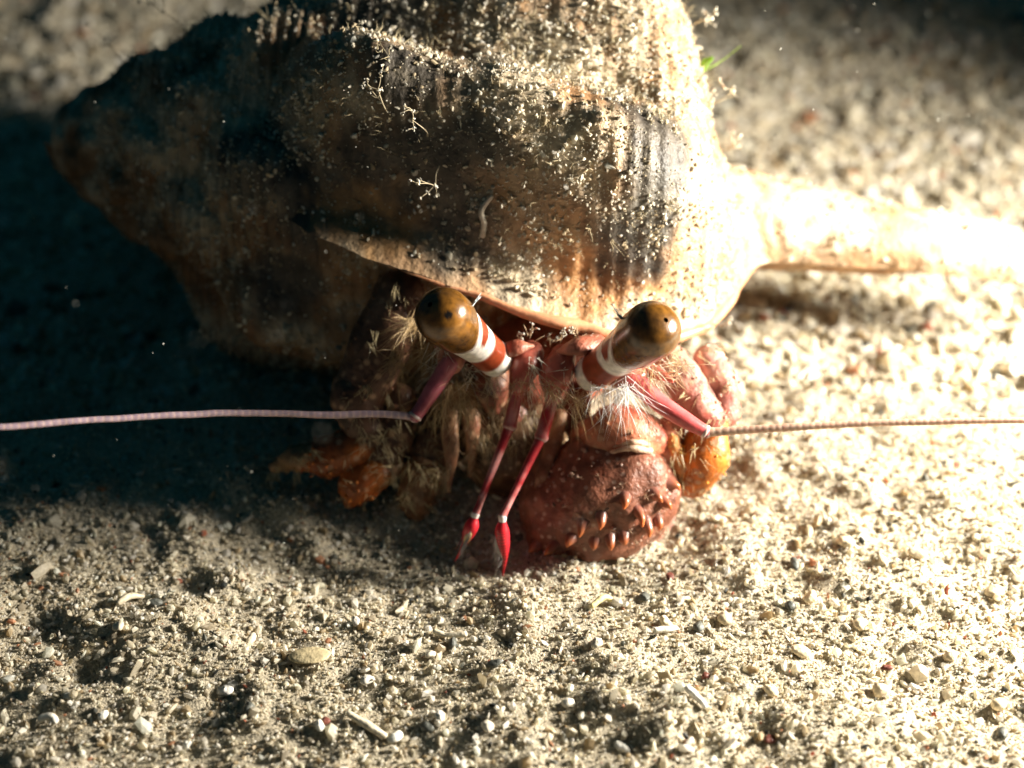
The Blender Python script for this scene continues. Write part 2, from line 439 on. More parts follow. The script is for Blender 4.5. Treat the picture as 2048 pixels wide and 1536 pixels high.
# silt and sand crust lying on the shell
ti, si = np.meshgrid(np.arange(i0, nt-2), np.arange(2, npf-3), indexing='ij'); ti = ti.ravel(); si = si.ravel()
p = P[ti, si]; e1 = P[ti, si+1]-p; e2 = P[ti+1, si]-p
nn = np.cross(e2, e1); area = np.linalg.norm(nn, axis=1); nn = nrm(nn)
axd = APEX+((p-APEX)@AX)[:, None]*AX; out = p-axd
nn = np.where((np.sum(nn*out, 1) < 0)[:, None], -nn, nn)
cover = fbm(p*1.5+2, 4)
dens = sstep(-.42, .25, cover)*(0.2+0.8*sstep(-.6, .45, nn[:, 2]))*sstep(-.4, .1, nn@nrm([0, -.5, .85]))+.12
dens = dens*np.where(th[ti] < -2*math.pi*.95, .7, 1.0)*(1-.4*PATCHW[ti*npf+si])*(1-.75*sstep(10.0, 11.0, pf_s[si]))
w_ = area*dens; w_ = w_/w_.sum()
NC = 82000
pk = rng.choice(len(p), NC, p=w_)
jit = rng.random((NC, 2))
p = p[pk]+e1[pk]*jit[:, :1]+e2[pk]*jit[:, 1:]; nn = nn[pk]; cover = cover[pk]
sz = np.clip(rng.lognormal(math.log(.0100), .5, NC), .004, .028)
cl = np.clip(PAL[rng.choice([0, 1, 2, 3, 4], NC, p=[.3, .28, .12, .2, .1])]*rng.uniform(.75, 1.05, (NC, 1)), 0, .9)
lift = sz*.5+np.maximum(cover, 0)*rng.uniform(0, .06, NC)
big_ = sz > np.percentile(sz, 86)
mb = MB(); grains(mb, (p+nn*lift[:, None])[big_], sz[big_], cl[big_], rough=.4, aniso=.32); grains(mb, (p+nn*lift[:, None])[~big_], sz[~big_], cl[~big_], shape=octa, rough=.4, aniso=.35)
# little clumps stacked on the grains
q = rng.choice(np.nonzero(cover > .1)[0], 700)
for rep in range(5):
    pp2 = p[q]+nn[q]*(.02+.022*rep)+rng.normal(0, .022, (len(q), 3)); s2 = rng.uniform(.010, .026, len(q))
    grains(mb, pp2, s2, cl[q], shape=octa)
tag(mb.build('silt_crust', M_CRUST, shell, smooth=False), kind='stuff')
# turf of short algae hairs
hp = rng.choice(len(p), 2000)
mb = MB()
for a in hp:
    hairs(mb, p[a], nn[a]+np.array([0, 0, .3]), int(rng.integers(2, 6)), float(rng.uniform(.06, .32)), .45, .004, .02, (.50, .42, .26), .4)
tag(mb.build('algae_turf', M_ALGAE, shell), kind='stuff')
# branching tufts at the silhouettes and on the keel
def branch(mb, p, d, L, depth, r, col):
    d = nrm(d); q = p+d*L*.5+rng.normal(0, .06*L, 3); e = p+d*L+rng.normal(0, .1*L, 3)
    limb(mb, [p, q, e], [r, r*.8, r*.5], 5, 3, col)
    grains(mb, e+rng.normal(0, .012, (6, 3)), rng.uniform(.005, .014, 6), sand_cols(6)*.8)
    if depth:
        for _ in range(int(rng.integers(2, 4))): branch(mb, e if rng.random() < .6 else q, d+rng.normal(0, .55, 3), L*.62, depth-1, r*.75, col)
for (px, py), L, dep, dr in (((1425, 215), .35, 2, (1, 0, .5)), ((1375, 60), .33, 2, (1, 0, .6)), ((1440, 300), .25, 2, (1, -.2, .3)), ((855, 275), .38, 2, (-.2, -.6, .8)), ((775, 228), .3, 2, (-.2, -.3, 1)), ((880, 330), .35, 2, (-.1, -1, -.3)), ((330, 70), .45, 2, (-.6, 0, 1)), ((255, 130), .4, 1, (-.6, 0, 1)), ((1000, 180), .22, 2, (0, -.5, 1)), ((610, 235), .28, 2, (-.2, -.3, 1)), ((690, 520), .2, 2, (-.3, -1, .2)), ((1490, 650), .2, 2, (1, -.3, .3))):
    h = None
    for dx in range(0, 200, 6):
        h, n = on_shell(px-dx if px > 1300 else px+dx, py)
        if h is not None: break
    if h is None: continue
    mb = MB(); branch(mb, h-.02*n, dr, L, dep, .008, (.50, .42, .28)); mb.build('algae_tuft', M_ALGAE, shell)
# worm tube
mb = MB(); tp = []
for q in ((985, 392), (972, 408), (964, 425), (970, 445), (966, 468)):
    h, n = on_shell(*q); tp.append(h+n*.035)
limb(mb, tp, [.022, .03, .034, .036, .04], 9, 4, (.62, .56, .46), .008, 8); mb.build('worm_tube', M_PEBBLE, shell)
# green alga blade
for dx in range(0, 200, 6):
    h, n = on_shell(1425-dx, 145)
    if h is not None: break
else: h = np.array([2.6, 5.0, 5.5])
mb = MB(); limb(mb, [h, h+np.array([.05, .05, .1]), h+np.array([.13, .05, .17])], [.02, .06, .03], 8, 4, (.20, .42, .03), flat=.25); mb.build('green_alga', M_ALGAE, shell)
mb = MB(); limb(mb, [h, h+np.array([.25, .1, .1]), h+np.array([.5, .1, .32])], [.008, .008, .004], 5, 4, (.25, .38, .06)); mb.build('green_filament', M_ALGAE, shell)

# ------------------------------------------------------------------ hermit crab
crab = empty('hermit_crab', (0.6, 0.2, 0.0))
tag(crab, 'red and orange hermit crab with banded eyestalks peering out of its shell', 'crab')
SET = (.78, .70, .52)
def mott(a, b, fr=2.5, sh=0.0):
    a = np.array(a); b = np.array(b)
    return lambda v, t: a+(b-a)*np.clip(.5+sh+1.1*fbm(v*fr+4, 3), 0, 1)[:, None]
# head and front of the body, reaching back into the shell
mb = MB()
limb(mb, [at(1075, 770, 0.75), at(1070, 745, 1.0), at(1075, 720, 1.7), at(1080, 690, 3.0)], [.42, .75, 1.0, 1.0], 28, 8, mott((.26, .055, .03), (.40, .13, .08)), .07, 2.5, flat=.72)
body = mb.build('body', M_CRAB, crab)
mb = MB()
for px, py in ((1040, 690), (1060, 672), (1120, 680), (1150, 672), (1100, 690), (1180, 690)):
    hairs(mb, at(px, py, .35), (rng.uniform(-.4, .4), -.5, 1), 5, .22, .35, .006, .03, (.55, .40, .25))
    branch(mb, at(px, py, .4), (rng.uniform(-.3, .3), -.3, 1), .12, 1, .007, (.5, .36, .22))
tag(mb.build('setae', M_SETA, body), kind='stuff')
mb = MB()
limb(mb, [at(1030, 790, 1.1), at(1020, 860, .75), at(1010, 930, .55), at(1000, 980, .5)], [.7, .75, .6, .3], 26, 8, mott((.08, .035, .015), (.18, .10, .045), 3), .10, 3.5)  # browns darkened so the underside looks more deeply shaded
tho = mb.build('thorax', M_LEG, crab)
mb = MB()
for _ in range(60): hairs(mb, at(rng.uniform(930, 1100), rng.uniform(800, 930), .1), (rng.uniform(-.5, .5), -.6, -.8), 5, .3, .3, .0042, .03, (.45, .33, .18))
tag(mb.build('setae', M_SETA, tho), kind='stuff')
# shield plates between the eyes
for P0, P1, r in (((1005, 705), (1062, 692), .15), ((1195, 690), (1120, 702), .16)):
    mb = MB(); limb(mb, [at(*P0, .35), at((P0[0]+P1[0])/2, (P0[1]+P1[1])/2-4, .22), at(*P1, .25)], [r, r*.9, r*.35], 14, 6, mott((.28, .07, .04), (.42, .17, .11)), .03, 5, flat=.7)
    mb.build('ocular_plate', M_CRAB, crab)

def eyestalk(base, tip, rad, red_side, spot_dir):
    base = np.asarray(base); tip = np.asarray(tip); ax = tip-base; Ln = np.linalg.norm(ax); ax = ax/Ln
    e1 = nrm(np.asarray(red_side)-ax*np.dot(red_side, ax)); e2 = np.cross(ax, e1)
    seg = 48; a = np.arange(seg)*2*math.pi/seg
    tc = .51+.16*np.maximum(np.cos(a), 0)**1.5-.035*np.cos(a)
    def radius(t):
        dome = 1-rad*1.02/Ln
        x = np.clip((t-dome)/(1-dome), 0, 1)
        r = rad*np.where(t > dome, np.sqrt(np.maximum(1-x*x, 0)), .74+.26*sstep(.15, dome, t))
        r = r*np.where(t < .05, .86+.14*np.sqrt(np.clip(t/.05, 0, 1)), 1)
        return r
    def grid(tt, bump=0.0):
        r = radius(tt)+bump
        return base+ax*(tt*Ln)[..., None]+r[..., None]*(np.cos(a)[None, :, None]*e1+np.sin(a)[None, :, None]*e2)
    def quads(n):
        i = np.arange(n-1)[:, None]*seg; j = np.arange(seg)[None]; k2 = (j+1) % seg
        return np.stack([i+j, i+k2, i+seg+k2, i+seg+j], -1).reshape(-1, 4)
    n = 40; v = np.linspace(0, 1, n)[:, None]
    tt = v*tc[None]+0*v
    white = np.array([.80, .76, .70]); redb = np.array([.25, .040, .012])
    Pg = grid(tt)
    ang = a[None]+0*v
    wob = .018*fbm(Pg*4+1, 2)
    b0 = sstep(.12, .145, tt+wob)*(1-sstep(.33+.03*np.sin(ang), .36+.03*np.sin(ang), tt+wob))
    ton = (tt > .44)*sstep(.25, .5, np.cos(ang))*(1-sstep(.055, .035, tc[None]-tt))
    w = np.clip(b0+ton, 0, 1)
    cc = white+(redb*(1+.35*fbm(Pg*6, 3))[..., None]-white)*w[..., None]
    mb = MB(); mb.add(Pg, quads(n), None, cc.reshape(-1, 3)); stalk = mb.build('eyestalk', M_STALK, crab)
    n = 30; v = np.linspace(0, 1, n)[:, None]
    tt = tc[None]+(1-tc[None])*np.sin(v*math.pi/2)
    Pg = grid(tt, .028*np.sin(np.minimum(v*6, 1)*math.pi/2))
    gold = np.array([.17, .072, .010]); dk = np.array([.045, .022, .008])
    nn_ = nrm(Pg-(base+ax*(Ln-rad)))
    m1 = np.clip(.25+.9*fbm(Pg*4, 3), 0, .75)
    cc = gold+(dk-gold)*m1[..., None]
    sp = nrm(spot_dir); w = 1-sstep(.008, .018, 1-nn_@sp)
    cc = cc+(np.array([.008, .006, .005])-cc)*w[..., None]
    ringw = 1-sstep(.02, .05, v)+0*tt
    cc = cc+(np.array([.72, .66, .62])-cc)*ringw[..., None]
    mb = MB(); mb.add(Pg, quads(n), None, cc.reshape(-1, 3)); mb.build('cornea', M_CORNEA, stalk)
    # the few hairs on the eye
    mb = MB(); q = base+ax*Ln*.72+e1*rad*.97
    hairs(mb, q, e1*.8+np.array([0, -.1, .5]), 5, .26, .08, .007, .008, (.75, .85, .9), .05); tag(mb.build('setae', M_SETA, stalk), kind='stuff')
eyestalk(at(997, 724, .25), at(860, 609, -.42), .288, (.8, .1, .75), (.25, -.85, .62))
eyestalk(at(1177, 752, .15), at(1332, 640, -.68), .292, (-.75, .2, .8), (.3, .9, -.3))

# antennules: red jointed rods between the eyes
def jointed(name, pts, rads, cols, tipcol, sset):
    mbp = MB(); par = None
    root = None
    for (a, b), (r0, r1), cl in zip(zip(pts[:-1], pts[1:]), rads, cols):
        a = np.asarray(a); b = np.asarray(b); d = b-a
        cw = np.array([.60, .42, .38])
        def cf(v, t, cl=np.array(cl)):
            w = np.maximum(1-sstep(.08, .18, t), sstep(.86, .97, t))*.9
            cl2 = cl+(np.array([.60, .30, .28])-cl)*np.clip(.25+1.3*fbm(v*np.array([9, 9, 2.5])+3, 2), 0, .8)[:, None]
            return cl2*(1-w[:, None])+cw*w[:, None]
        limb(mbp, [a, a+d*.12, a+d*.5, a+d*.86, b], [r0*1.1, r0*.9, (r0+r1)/2*.92, r1, r1*1.16], 14, 5, cf)
    root = mbp.build(name, M_RED, crab)
    return root
AR = (.34, .022, .028)
def antennule(basepts, tip, fil, fan):
    o = jointed('antennule', [at(*p) for p in basepts], [(.092, .076), (.064, .041)], [AR, AR], None, None)
    p0 = at(*basepts[-1]); p1 = at(*tip[0]); p2 = at(*tip[1]); p3 = at(*fil)
    mb = MB(); limb(mb, [p0, p0*.7+p1*.3], [.05, .046], 12, 5, (.75, .68, .64)); 
    limb(mb, [p0*.6+p1*.4, p1, (p1+p2)/2, p2, p3], [.05, .085, .075, .03, .004], 14, 14, lambda v, t: np.array([.50, .02, .03])*(1+.35*np.sign(np.sin(t*130))*(t < .8))[:, None])
    fl = mb.build('flagellum', M_RED, o)
    mb = MB(); q = (p1+p2)/2
    limb(mb, [p1+fan*.05, q+fan*.06, p2+fan*.02], [.02, .05, .01], 10, 6, (.85, .62, .30) if fan[1] < -.5 else (.55, .47, .45), flat=.6)
    mb.build('aesthetasc_pad', M_RED, fl)
    mb = MB()
    for t in np.linspace(0, 1, 14):
        hairs(mb, p1*(1-t)+p2*t+fan*.03, (p2-p1)*1.2+fan*.35, 4, .22, .1, .004, .01, (.6, .55, .55), .1)
    limb(mb, [p1*.4+p2*.6-np.array([.05, 0, 0]), p2+np.array([-.09, 0, -.08])], [.012, .004], 6, 4, (.2, .02, .04))
    tag(mb.build('setae', M_SETA, fl), kind='stuff')
antennule([(1034, 785, .05), (1020, 850, -.15), (951, 1028, -.85)], [(944, 1050, -.9), (928, 1088, -.98)], (910, 1122, -1.0), np.array([-.1, -1, .2]))
antennule([(1105, 795, -.02), (1083, 873, -.25), (1005, 1033, -1.0)], [(1004, 1062, -1.05), (1010, 1118, -1.15)], (1004, 1160, -1.15), np.array([-1, -.3, -.1]))
# red peduncle bulbs of the antennules
for pts, r in (([(1062, 705, .35), (1048, 735, .15), (1034, 775, .05)], (.16, .17, .10)), ([(1125, 715, .3), (1112, 750, .1), (1106, 788, 0)], (.17, .2, .11))):
    mb = MB(); limb(mb, [at(*p) for p in pts], r, 18, 8, mott((.30, .04, .03), (.45, .13, .09)), .03, 4)
    o = mb.build('antennule_base', M_RED, crab)
    mb = MB(); 
    for _ in range(9):
        q = at(pts[1][0]+rng.uniform(-30, 30), pts[1][1]+rng.uniform(-10, 35), pts[1][2]-.12)
        hairs(mb, q, (rng.uniform(-1, 1), -.5, -.9), 6, .28, .35, .0045, .04, (.82, .78, .66))
    tag(mb.build('setae', M_SETA, o), kind='stuff')

# antennae: pink arm and a long ringed whip
def antenna(arm, ra, whip, rw, colarm, colw, ncol):
    A = [at(*p) for p in arm]
    mb = MB(); limb(mb, A, ra, 16, 8, mott(colarm, np.array(colarm)*1.5+.05, 4), .01, 6)
    limb(mb, [A[-1], A[-1]+(A[-1]-A[-2])*.05], [ra[-1]*1.15, ra[-1]*.9], 14, 4, (.72, .50, .45))
    o = mb.build('antenna', M_RED, crab)
    Wp = [at(*p) for p in whip]
    C, r = spline(Wp, rw, 40); r = r[:, 0]
    d = np.r_[0, np.cumsum(np.linalg.norm(np.diff(C, axis=0), axis=1))]
    n = int(d[-1]/.016); dd = np.linspace(0, d[-1], n)
    C2 = np.stack([np.interp(dd, d, C[:, q]) for q in range(3)], 1); r2 = np.interp(dd, d, r)
    C2 = C2+(.035*fbm(np.stack([dd*.9, dd*0+rw[0]*90, dd*0], -1), 3))[:, None]*np.array([0, .5, 1.0])*sstep(0, .6, dd)[:, None]
    r2 = r2*(1+.10*fbm(np.stack([dd*2.2, dd*0+4, dd*0], -1), 3))
    ph = ((dd+.03*fbm(np.stack([dd*3, dd*0+1, dd*0], -1), 2))/.075) % 1
    r2 = r2*(1-.06*np.exp(-((ph-.5)/.12)**2))
    cw = np.array(colw); cr = np.array(ncol)
    cc = cw+(cr-cw)*np.exp(-((ph-.5)/.16)**2)[:, None]
    mb = MB()
    def cf(v, t):
        return np.stack([np.interp(t, np.linspace(0, 1, n), cc[:, q]) for q in range(3)], 1)
    limb(mb, C2, r2, 10, 1, cf, cap=False)
    mb.build('whip', M_RED, o)
    return o
antenna([(900, 725, .1), (872, 770, -.05), (845, 812, -.2), (829, 834, -.28)], [.11, .105, .085, .075], [(829, 834, -.28), (800, 831, -.3), (700, 828, -.4), (500, 827, -.7), (300, 833, -1.1), (0, 851, -1.7), (-250, 870, -2.2)], [.05, .045, .042, .040, .038, .036, .03], (.32, .07, .10), (.34, .25, .30), (.52, .38, .36))
antenna([(1268, 758, -.1), (1312, 800, -.25), (1370, 840, -.4), (1412, 864, -.48)], [.12, .11, .10, .075], [(1410, 864, -.48), (1450, 863, -.5), (1600, 853, -.55), (1800, 845, -.6), (2048, 843, -.7), (2350, 845, -.8)], [.062, .052, .046, .041, .036, .03], (.45, .07, .07), (.58, .38, .28), (.70, .54, .42))
# antenna bases with bristles
for pts, r, hs in (([(905, 695, .4), (900, 725, .15)], (.22, .16), -1), ([(1225, 735, .2), (1270, 755, -.05)], (.22, .17), 1)):
    mb = MB(); limb(mb, [at(*p) for p in pts], r, 16, 8, mott((.38, .08, .05), (.58, .28, .2)), .04, 4)
    o = mb.build('antenna_base', M_RED, crab)
    mb = MB()
    for _ in range(14):
        q = at(pts[1][0]+rng.uniform(-45, 45), pts[1][1]+rng.uniform(-35, 35), pts[1][2]+.05)
        hairs(mb, q, (rng.uniform(-1, 1)+.3*hs, -.6, rng.uniform(-1.2, .6)), 7, .36, .35, .005, .04, (.85, .80, .66))
    tag(mb.build('setae', M_SETA, o), kind='stuff')
# scale spines beside the eyes
mb = MB(); limb(mb, [at(1285, 735, .1), at(1320, 748, -.05), at(1345, 762, -.15)], [.09, .07, .02], 12, 6, (.50, .14, .10), .02, 6)
o = mb.build('antennal_scale', M_RED, crab); mb = MB(); hairs(mb, at(1330, 750, -.1), (.8, -.4, .3), 14, .25, .35, .006, .05, (.7, .5, .3)); tag(mb.build('setae', M_SETA, o), kind='stuff')
# star tufts of pale bristles
for (px, py, yy), n, ln, dx in (((1250, 775, -.28), 60, .50, .1), ((1150, 790, -.05), 50, .40, 0), ((905, 770, .05), 70, .50, 0), ((985, 748, .2), 40, .36, 0), ((1205, 772, -.12), 40, .42, 0), ((862, 700, .35), 60, .5, -.6), ((830, 645, .6), 70, .5, -.8), ((940, 800, .15), 50, .46, 0), ((1345, 720, .1), 30, .36, .6), ((800, 715, .45), 50, .45, -.5), ((1035, 760, .0), 40, .36, -.2), ((1100, 770, -.1), 40, .36, .3), ((1290, 740, -.1), 40, .34, .5), ((870, 800, .1), 40, .42, -.3), ((1300, 830, -.3), 26, .25, .3), ((850, 965, .0), 34, .4, .5), ((760, 900, .1), 24, .3, -.2)):
    mb = MB(); hairs(mb, at(px, py, yy), (dx+rng.uniform(-.2, .2), -.6, -.45), int(n*1.0), ln*1.25, .6, .0036, .06, (.86, .86, .86) if px > 1200 and px < 1270 else (.52, .37, .19), .1)
    tag(mb.build('seta_tuft', M_SETA, crab), kind='stuff')

# mouthparts, their browns darkened to stand in for deeper shade
for pts in ([(905, 780, .45), (900, 850, .2), (903, 920, -.05), (896, 985, -.2)], [(935, 780, .45), (942, 840, .25), (944, 900, .1), (940, 952, 0)], [(1120, 830, .3), (1105, 890, .0), (1085, 950, -.3), (1070, 1005, -.45)], [(1060, 830, .5), (1064, 880, .3), (1062, 950, .1), (1052, 975, .05)]):
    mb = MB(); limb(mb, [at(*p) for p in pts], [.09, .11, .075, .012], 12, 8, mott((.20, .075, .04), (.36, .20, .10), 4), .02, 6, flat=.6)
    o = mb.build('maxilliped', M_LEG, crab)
    mb = MB()
    for t in np.linspace(.1, .9, 16):
        q = at(*[np.interp(t, np.linspace(0, 1, 4), [p[z] for p in pts]) for z in range(3)])
        hairs(mb, q, (rng.choice([-1, 1])*.7, -.2, -1), 6, .26, .25, .004, .03, (.62, .45, .28))
    tag(mb.build('setae', M_SETA, o), kind='stuff')
for px, py, r in ((985, 775, .2), (1020, 830, .26), (960, 850, .22), (1080, 830, .22), (1145, 830, .16), (1165, 815, .1)):
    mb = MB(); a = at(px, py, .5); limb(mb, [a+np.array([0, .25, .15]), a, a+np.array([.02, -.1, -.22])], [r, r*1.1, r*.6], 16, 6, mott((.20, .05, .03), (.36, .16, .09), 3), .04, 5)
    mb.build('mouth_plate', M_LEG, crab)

# the big claw, spiny and purple brown
def blob(mb, c, axes, rad, colf, amp, fr, nu=56, nv=36, pw=1.0):
    c = np.asarray(c); A = np.array([nrm(x) for x in axes])
    u = np.arange(nu)*2*math.pi/nu; v = np.linspace(-math.pi/2, math.pi/2, nv)
    D = np.stack([np.cos(v)[:, None]*np.cos(u)[None], np.cos(v)[:, None]*np.sin(u)[None], np.sin(v)[:, None]+0*u[None]], -1)
    Dd = np.sign(D)*np.abs(D)**pw
    V = c+(Dd*np.array(rad))@A
    V = V+(D@A)*(amp*fbm(V*fr, 4))[..., None]
    i = np.arange(nv-1)[:, None]*nu; j = np.arange(nu)[None]; k2 = (j+1) % nu
    mb.add(V, np.stack([i+j, i+k2, i+nu+k2, i+nu+j], -1).reshape(-1, 4), None, colf(V.reshape(-1, 3), None))
    return c, A, np.array(rad)
def surf(bl, d):
    c, A, r = bl; d = nrm(d); l = A@d; t = 1/math.sqrt(np.sum((l/r)**2)); p = c+d*t
    n = nrm(((l/r**2))@A); return p, n
mb = MB()
a1 = nrm(np.array([.86, -.10, .50])); a2 = nrm(np.cross(a1, [0, -.75, .65])); a3 = np.cross(a1, a2)
clawB = blob(mb, at(1190, 1000, -.25), (a1, a2, a3), (1.02, .80, .70), mott((.17, .048, .025), (.33, .14, .085), 2.2), .14, 2.4, pw=.92)
dd_ = nrm(rng.normal(0, 1, (420, 3))); wp = np.array([surf(clawB, d)[0] for d in dd_])
grains(mb, wp, rng.uniform(.010, .030, len(wp)), np.clip(np.array([.46, .27, .20])*rng.uniform(.6, 1.2, (len(wp), 1)), 0, .9), rough=.15, aniso=.2)
claw = mb.build('claw', M_CRAB, crab)
cm = claw.data
CB = BVHTree.FromPolygons([tuple(v.co) for v in cm.vertices], [tuple(q.vertices) for q in cm.polygons])
SP = ((1020, 1070, 985, 1165), (910, 1160, 880, 1235), (830, 1190, 795, 1285), (775, 1255, 745, 1325), (1075, 1125, 1062, 1225), (1115, 1185, 1100, 1268), (1150, 1055, 1195, 1120), (1185, 1085, 1225, 1140), (700, 1290, 650, 1335), (950, 1255, 945, 1315), (1165, 1170, 1158, 1228), (880, 1275, 868, 1325), (1010, 1250, 1018, 1305), (620, 1290, 575, 1320), (1220, 1010, 1250, 1050))
for x0, y0, x1, y1 in SP:
    x0, y0, x1, y1 = 800+x0/2.258, 520+y0/2.258, 800+x1/2.258, 520+y1/2.258
    h = CB.ray_cast(Vector(CAM), Vector(ray(x0, y0)).normalized())
    if h[0] is None:
        h = CB.find_nearest(Vector(at(x0, y0, -.6)))
    p = np.array(h[0]); n = np.array(h[1]); n = n if n@(CAM-p) > 0 else -n
    L = 0.8*rng.uniform(.75, 1.2)*np.hypot(x1-x0, y1-y0)*np.linalg.norm(p-CAM)/FPX
    dn = nrm(np.array([x1-x0, 0, 0])+(y1-y0)*(-_u)); dn = nrm(dn*.9+n*.55)
    mb = MB(); limb(mb, [p-n*.07-dn*.03, p+dn*L*.45+n*.02, p+dn*L], [.115*rng.uniform(.8, 1.2), .052, .016], 10, 5, lambda v, t: np.array([.24, .10, .075])+(np.array([.52, .15, .04])-np.array([.24, .10, .075]))*sstep(.3, .75, t)[:, None], .008, 9)
    mb.build('spine', M_RED, claw)
mb = MB()
for _ in range(36):
    d = nrm(np.array([rng.uniform(-.8, 1), rng.uniform(-1, -.3), rng.uniform(-.8, .9)])); p, n = surf(clawB, d)
    hairs(mb, p, n, 3, .14, .3, .004, .01, (.6, .42, .28))
tag(mb.build('setae', M_SETA, claw), kind='stuff')
mb = MB()
blob(mb, at(1225, 1050, -.12), (a1, a2, a3), (.86, .58, .52), mott((.30, .16, .12), (.50, .32, .26), 3), .09, 3.0)
mb.build('claw_finger', M_CRAB, crab)
# folded wrist of the claw above it
for pts, r, cl, nm in (([(1180, 880, .15), (1240, 862, .0), (1310, 880, .1)], (.28, .32, .24), ((.30, .06, .03), (.46, .19, .10)), 'claw_wrist'), ([(1222, 903, -.34), (1262, 896, -.41), (1300, 902, -.3)], (.02, .034, .02), ((.42, .24, .16), (.58, .42, .30)), 'joint_membrane'), ([(1228, 893, -.3), (1262, 884, -.37), (1296, 890, -.28)], (.02, .03, .02), ((.40, .22, .14), (.55, .38, .27)), 'joint_membrane'), ([(1340, 860, .15), (1330, 915, .0), (1322, 975, -.05)], (.18, .17, .14), ((.48, .20, .12), (.62, .36, .24)), 'claw_wrist')):
    mb = MB(); fr_ = limb(mb, [at(*p) for p in pts], r, 20, 8, mott(*cl, 3), .05, 4)
    if nm == 'claw_wrist': warts(mb, fr_, 80, .02, (.55, .30, .16))
    mb.build(nm, M_LEG, crab)

# walking legs
def leg(parts, hairy=0):
    o = None
    root = empty('walking_leg', (0, 0, 0)); attach(root, crab)
    for nm, pts, r, cl, m, fl in parts:
        mb = MB(); fr_ = limb(mb, [at(*p) for p in pts], r, 20, 8, mott(*cl, 2.6), .06, 3.6, flat=fl)
        warts(mb, fr_, 70, .022, np.clip(np.array(cl[1])*1.35, 0, .7))
        o = mb.build(nm, m, root)
    mb = MB()
    for nm, pts, r, cl, m, fl in parts:
        for _ in range(10+hairy):
            k_ = rng.integers(0, len(pts)); p = pts[k_]
            q = at(p[0]+rng.uniform(-30, 30), p[1]+rng.uniform(-20, 20), p[2]-r[k_]*.8)
            hairs(mb, q, (rng.uniform(-.8, .8), -.7, rng.uniform(-1, .5)), 5, .22, .3, .005, .03, (.62, .50, .28))
    tag(mb.build('setae', M_SETA, root), kind='stuff')
BR = ((.07, .03, .018), (.19, .095, .055)); OR = ((.34, .08, .012), (.50, .15, .025)); PK = ((.34, .08, .06), (.58, .33, .26))
leg([('merus', [(800, 590, 1.2), (765, 680, .9), (715, 790, .6)], (.34, .40, .36), BR, M_LEG, .8), ('carpus', [(712, 790, .55), (728, 840, .4), (745, 872, .3)], (.32, .30, .22), BR, M_LEG, .9), ('propodus', [(745, 875, .35), (700, 895, .25), (645, 915, .2), (610, 920, .2)], (.24, .29, .27, .17), ((.24, .055, .01), (.38, .11, .02)), M_LEG, .9), ('dactyl', [(625, 912, .2), (580, 920, .25), (548, 932, .28)], (.19, .15, .05), ((.24, .12, .05), (.36, .22, .11)), M_LEG, .9)])
leg([('merus', [(800, 800, .6), (785, 860, .4), (765, 915, .2)], (.24, .28, .24), BR, M_LEG, .9), ('carpus', [(770, 920, .2), (760, 945, .1)], (.23, .2), ((.44, .22, .13), (.62, .42, .28)), M_LEG, .9), ('propodus', [(750, 945, .05), (715, 970, -.05), (700, 1000, -.05)], (.24, .26, .10), OR, M_LEG, .9)])
leg([('merus', [(870, 850, .6), (865, 890, .4), (850, 940, .2)], (.22, .26, .26), BR, M_LEG, .9), ('propodus', [(848, 945, .1), (830, 1000, 0), (822, 1055, -.05)], (.27, .25, .12), ((.15, .06, .025), (.28, .14, .07)), M_LEG, .9)], 14)
leg([('merus', [(1340, 720, .7), (1380, 780, .35), (1420, 840, .15)], (.22, .25, .20), PK, M_LEG, .9), ('carpus', [(1415, 720, .8), (1445, 775, .5), (1450, 830, .3)], (.20, .22, .17), PK, M_LEG, .9), ('propodus', [(1425, 850, .15), (1408, 905, .02), (1378, 960, -.02)], (.18, .34, .25), ((.50, .13, .015), (.66, .22, .03)), M_LEG, .9), ('dactyl', [(1345, 880, .0), (1360, 925, -.1), (1385, 970, -.1)], (.10, .12, .06), ((.6, .24, .06), (.75, .35, .12)), M_LEG, .9)])

# ------------------------------------------------------------------ pebbles and coral bits on the sand
def pebble(name, px, py, rad, col, label, cat, group=None, rz=None, sink=.25, amp=.12, fr=3.0):
    g = ground(px, py); g[2] = height(g[0], g[1])+rad[2]*(1-2*sink)+.02
    mb = MB(); a = rng.uniform(0, 6.28) if rz is None else rz
    off = rng.uniform(-50, 50, 3)
    A = (np.array([math.cos(a), math.sin(a), rng.normal(0, .1)]), np.array([-math.sin(a), math.cos(a), rng.normal(0, .1)]), np.array([0, 0, 1.0]))
    blob(mb, off, A, rad, lambda v, t: np.clip(np.array(col)*(1+.25*fbm(v*5, 2))[:, None], 0, .9), amp*min(rad)*2, fr/max(rad)*.5, 14, 9)
    mb.v[0] = mb.v[0]-off+g
    o = mb.build(name, M_PEBBLE, origin=g); return tag(o, label, cat, group)
pebble('flat_pebble', 620, 1317, (.235, .14, .035), (.60, .50, .30), 'flat oval beige pebble lying on the sand at the edge of the shell shadow', 'pebble', rz=.05, sink=.0, amp=.02)
G = 'white coral fragments on the sand'
FR = 'chunky white coral fragment on sand well clear of the shell shadow'
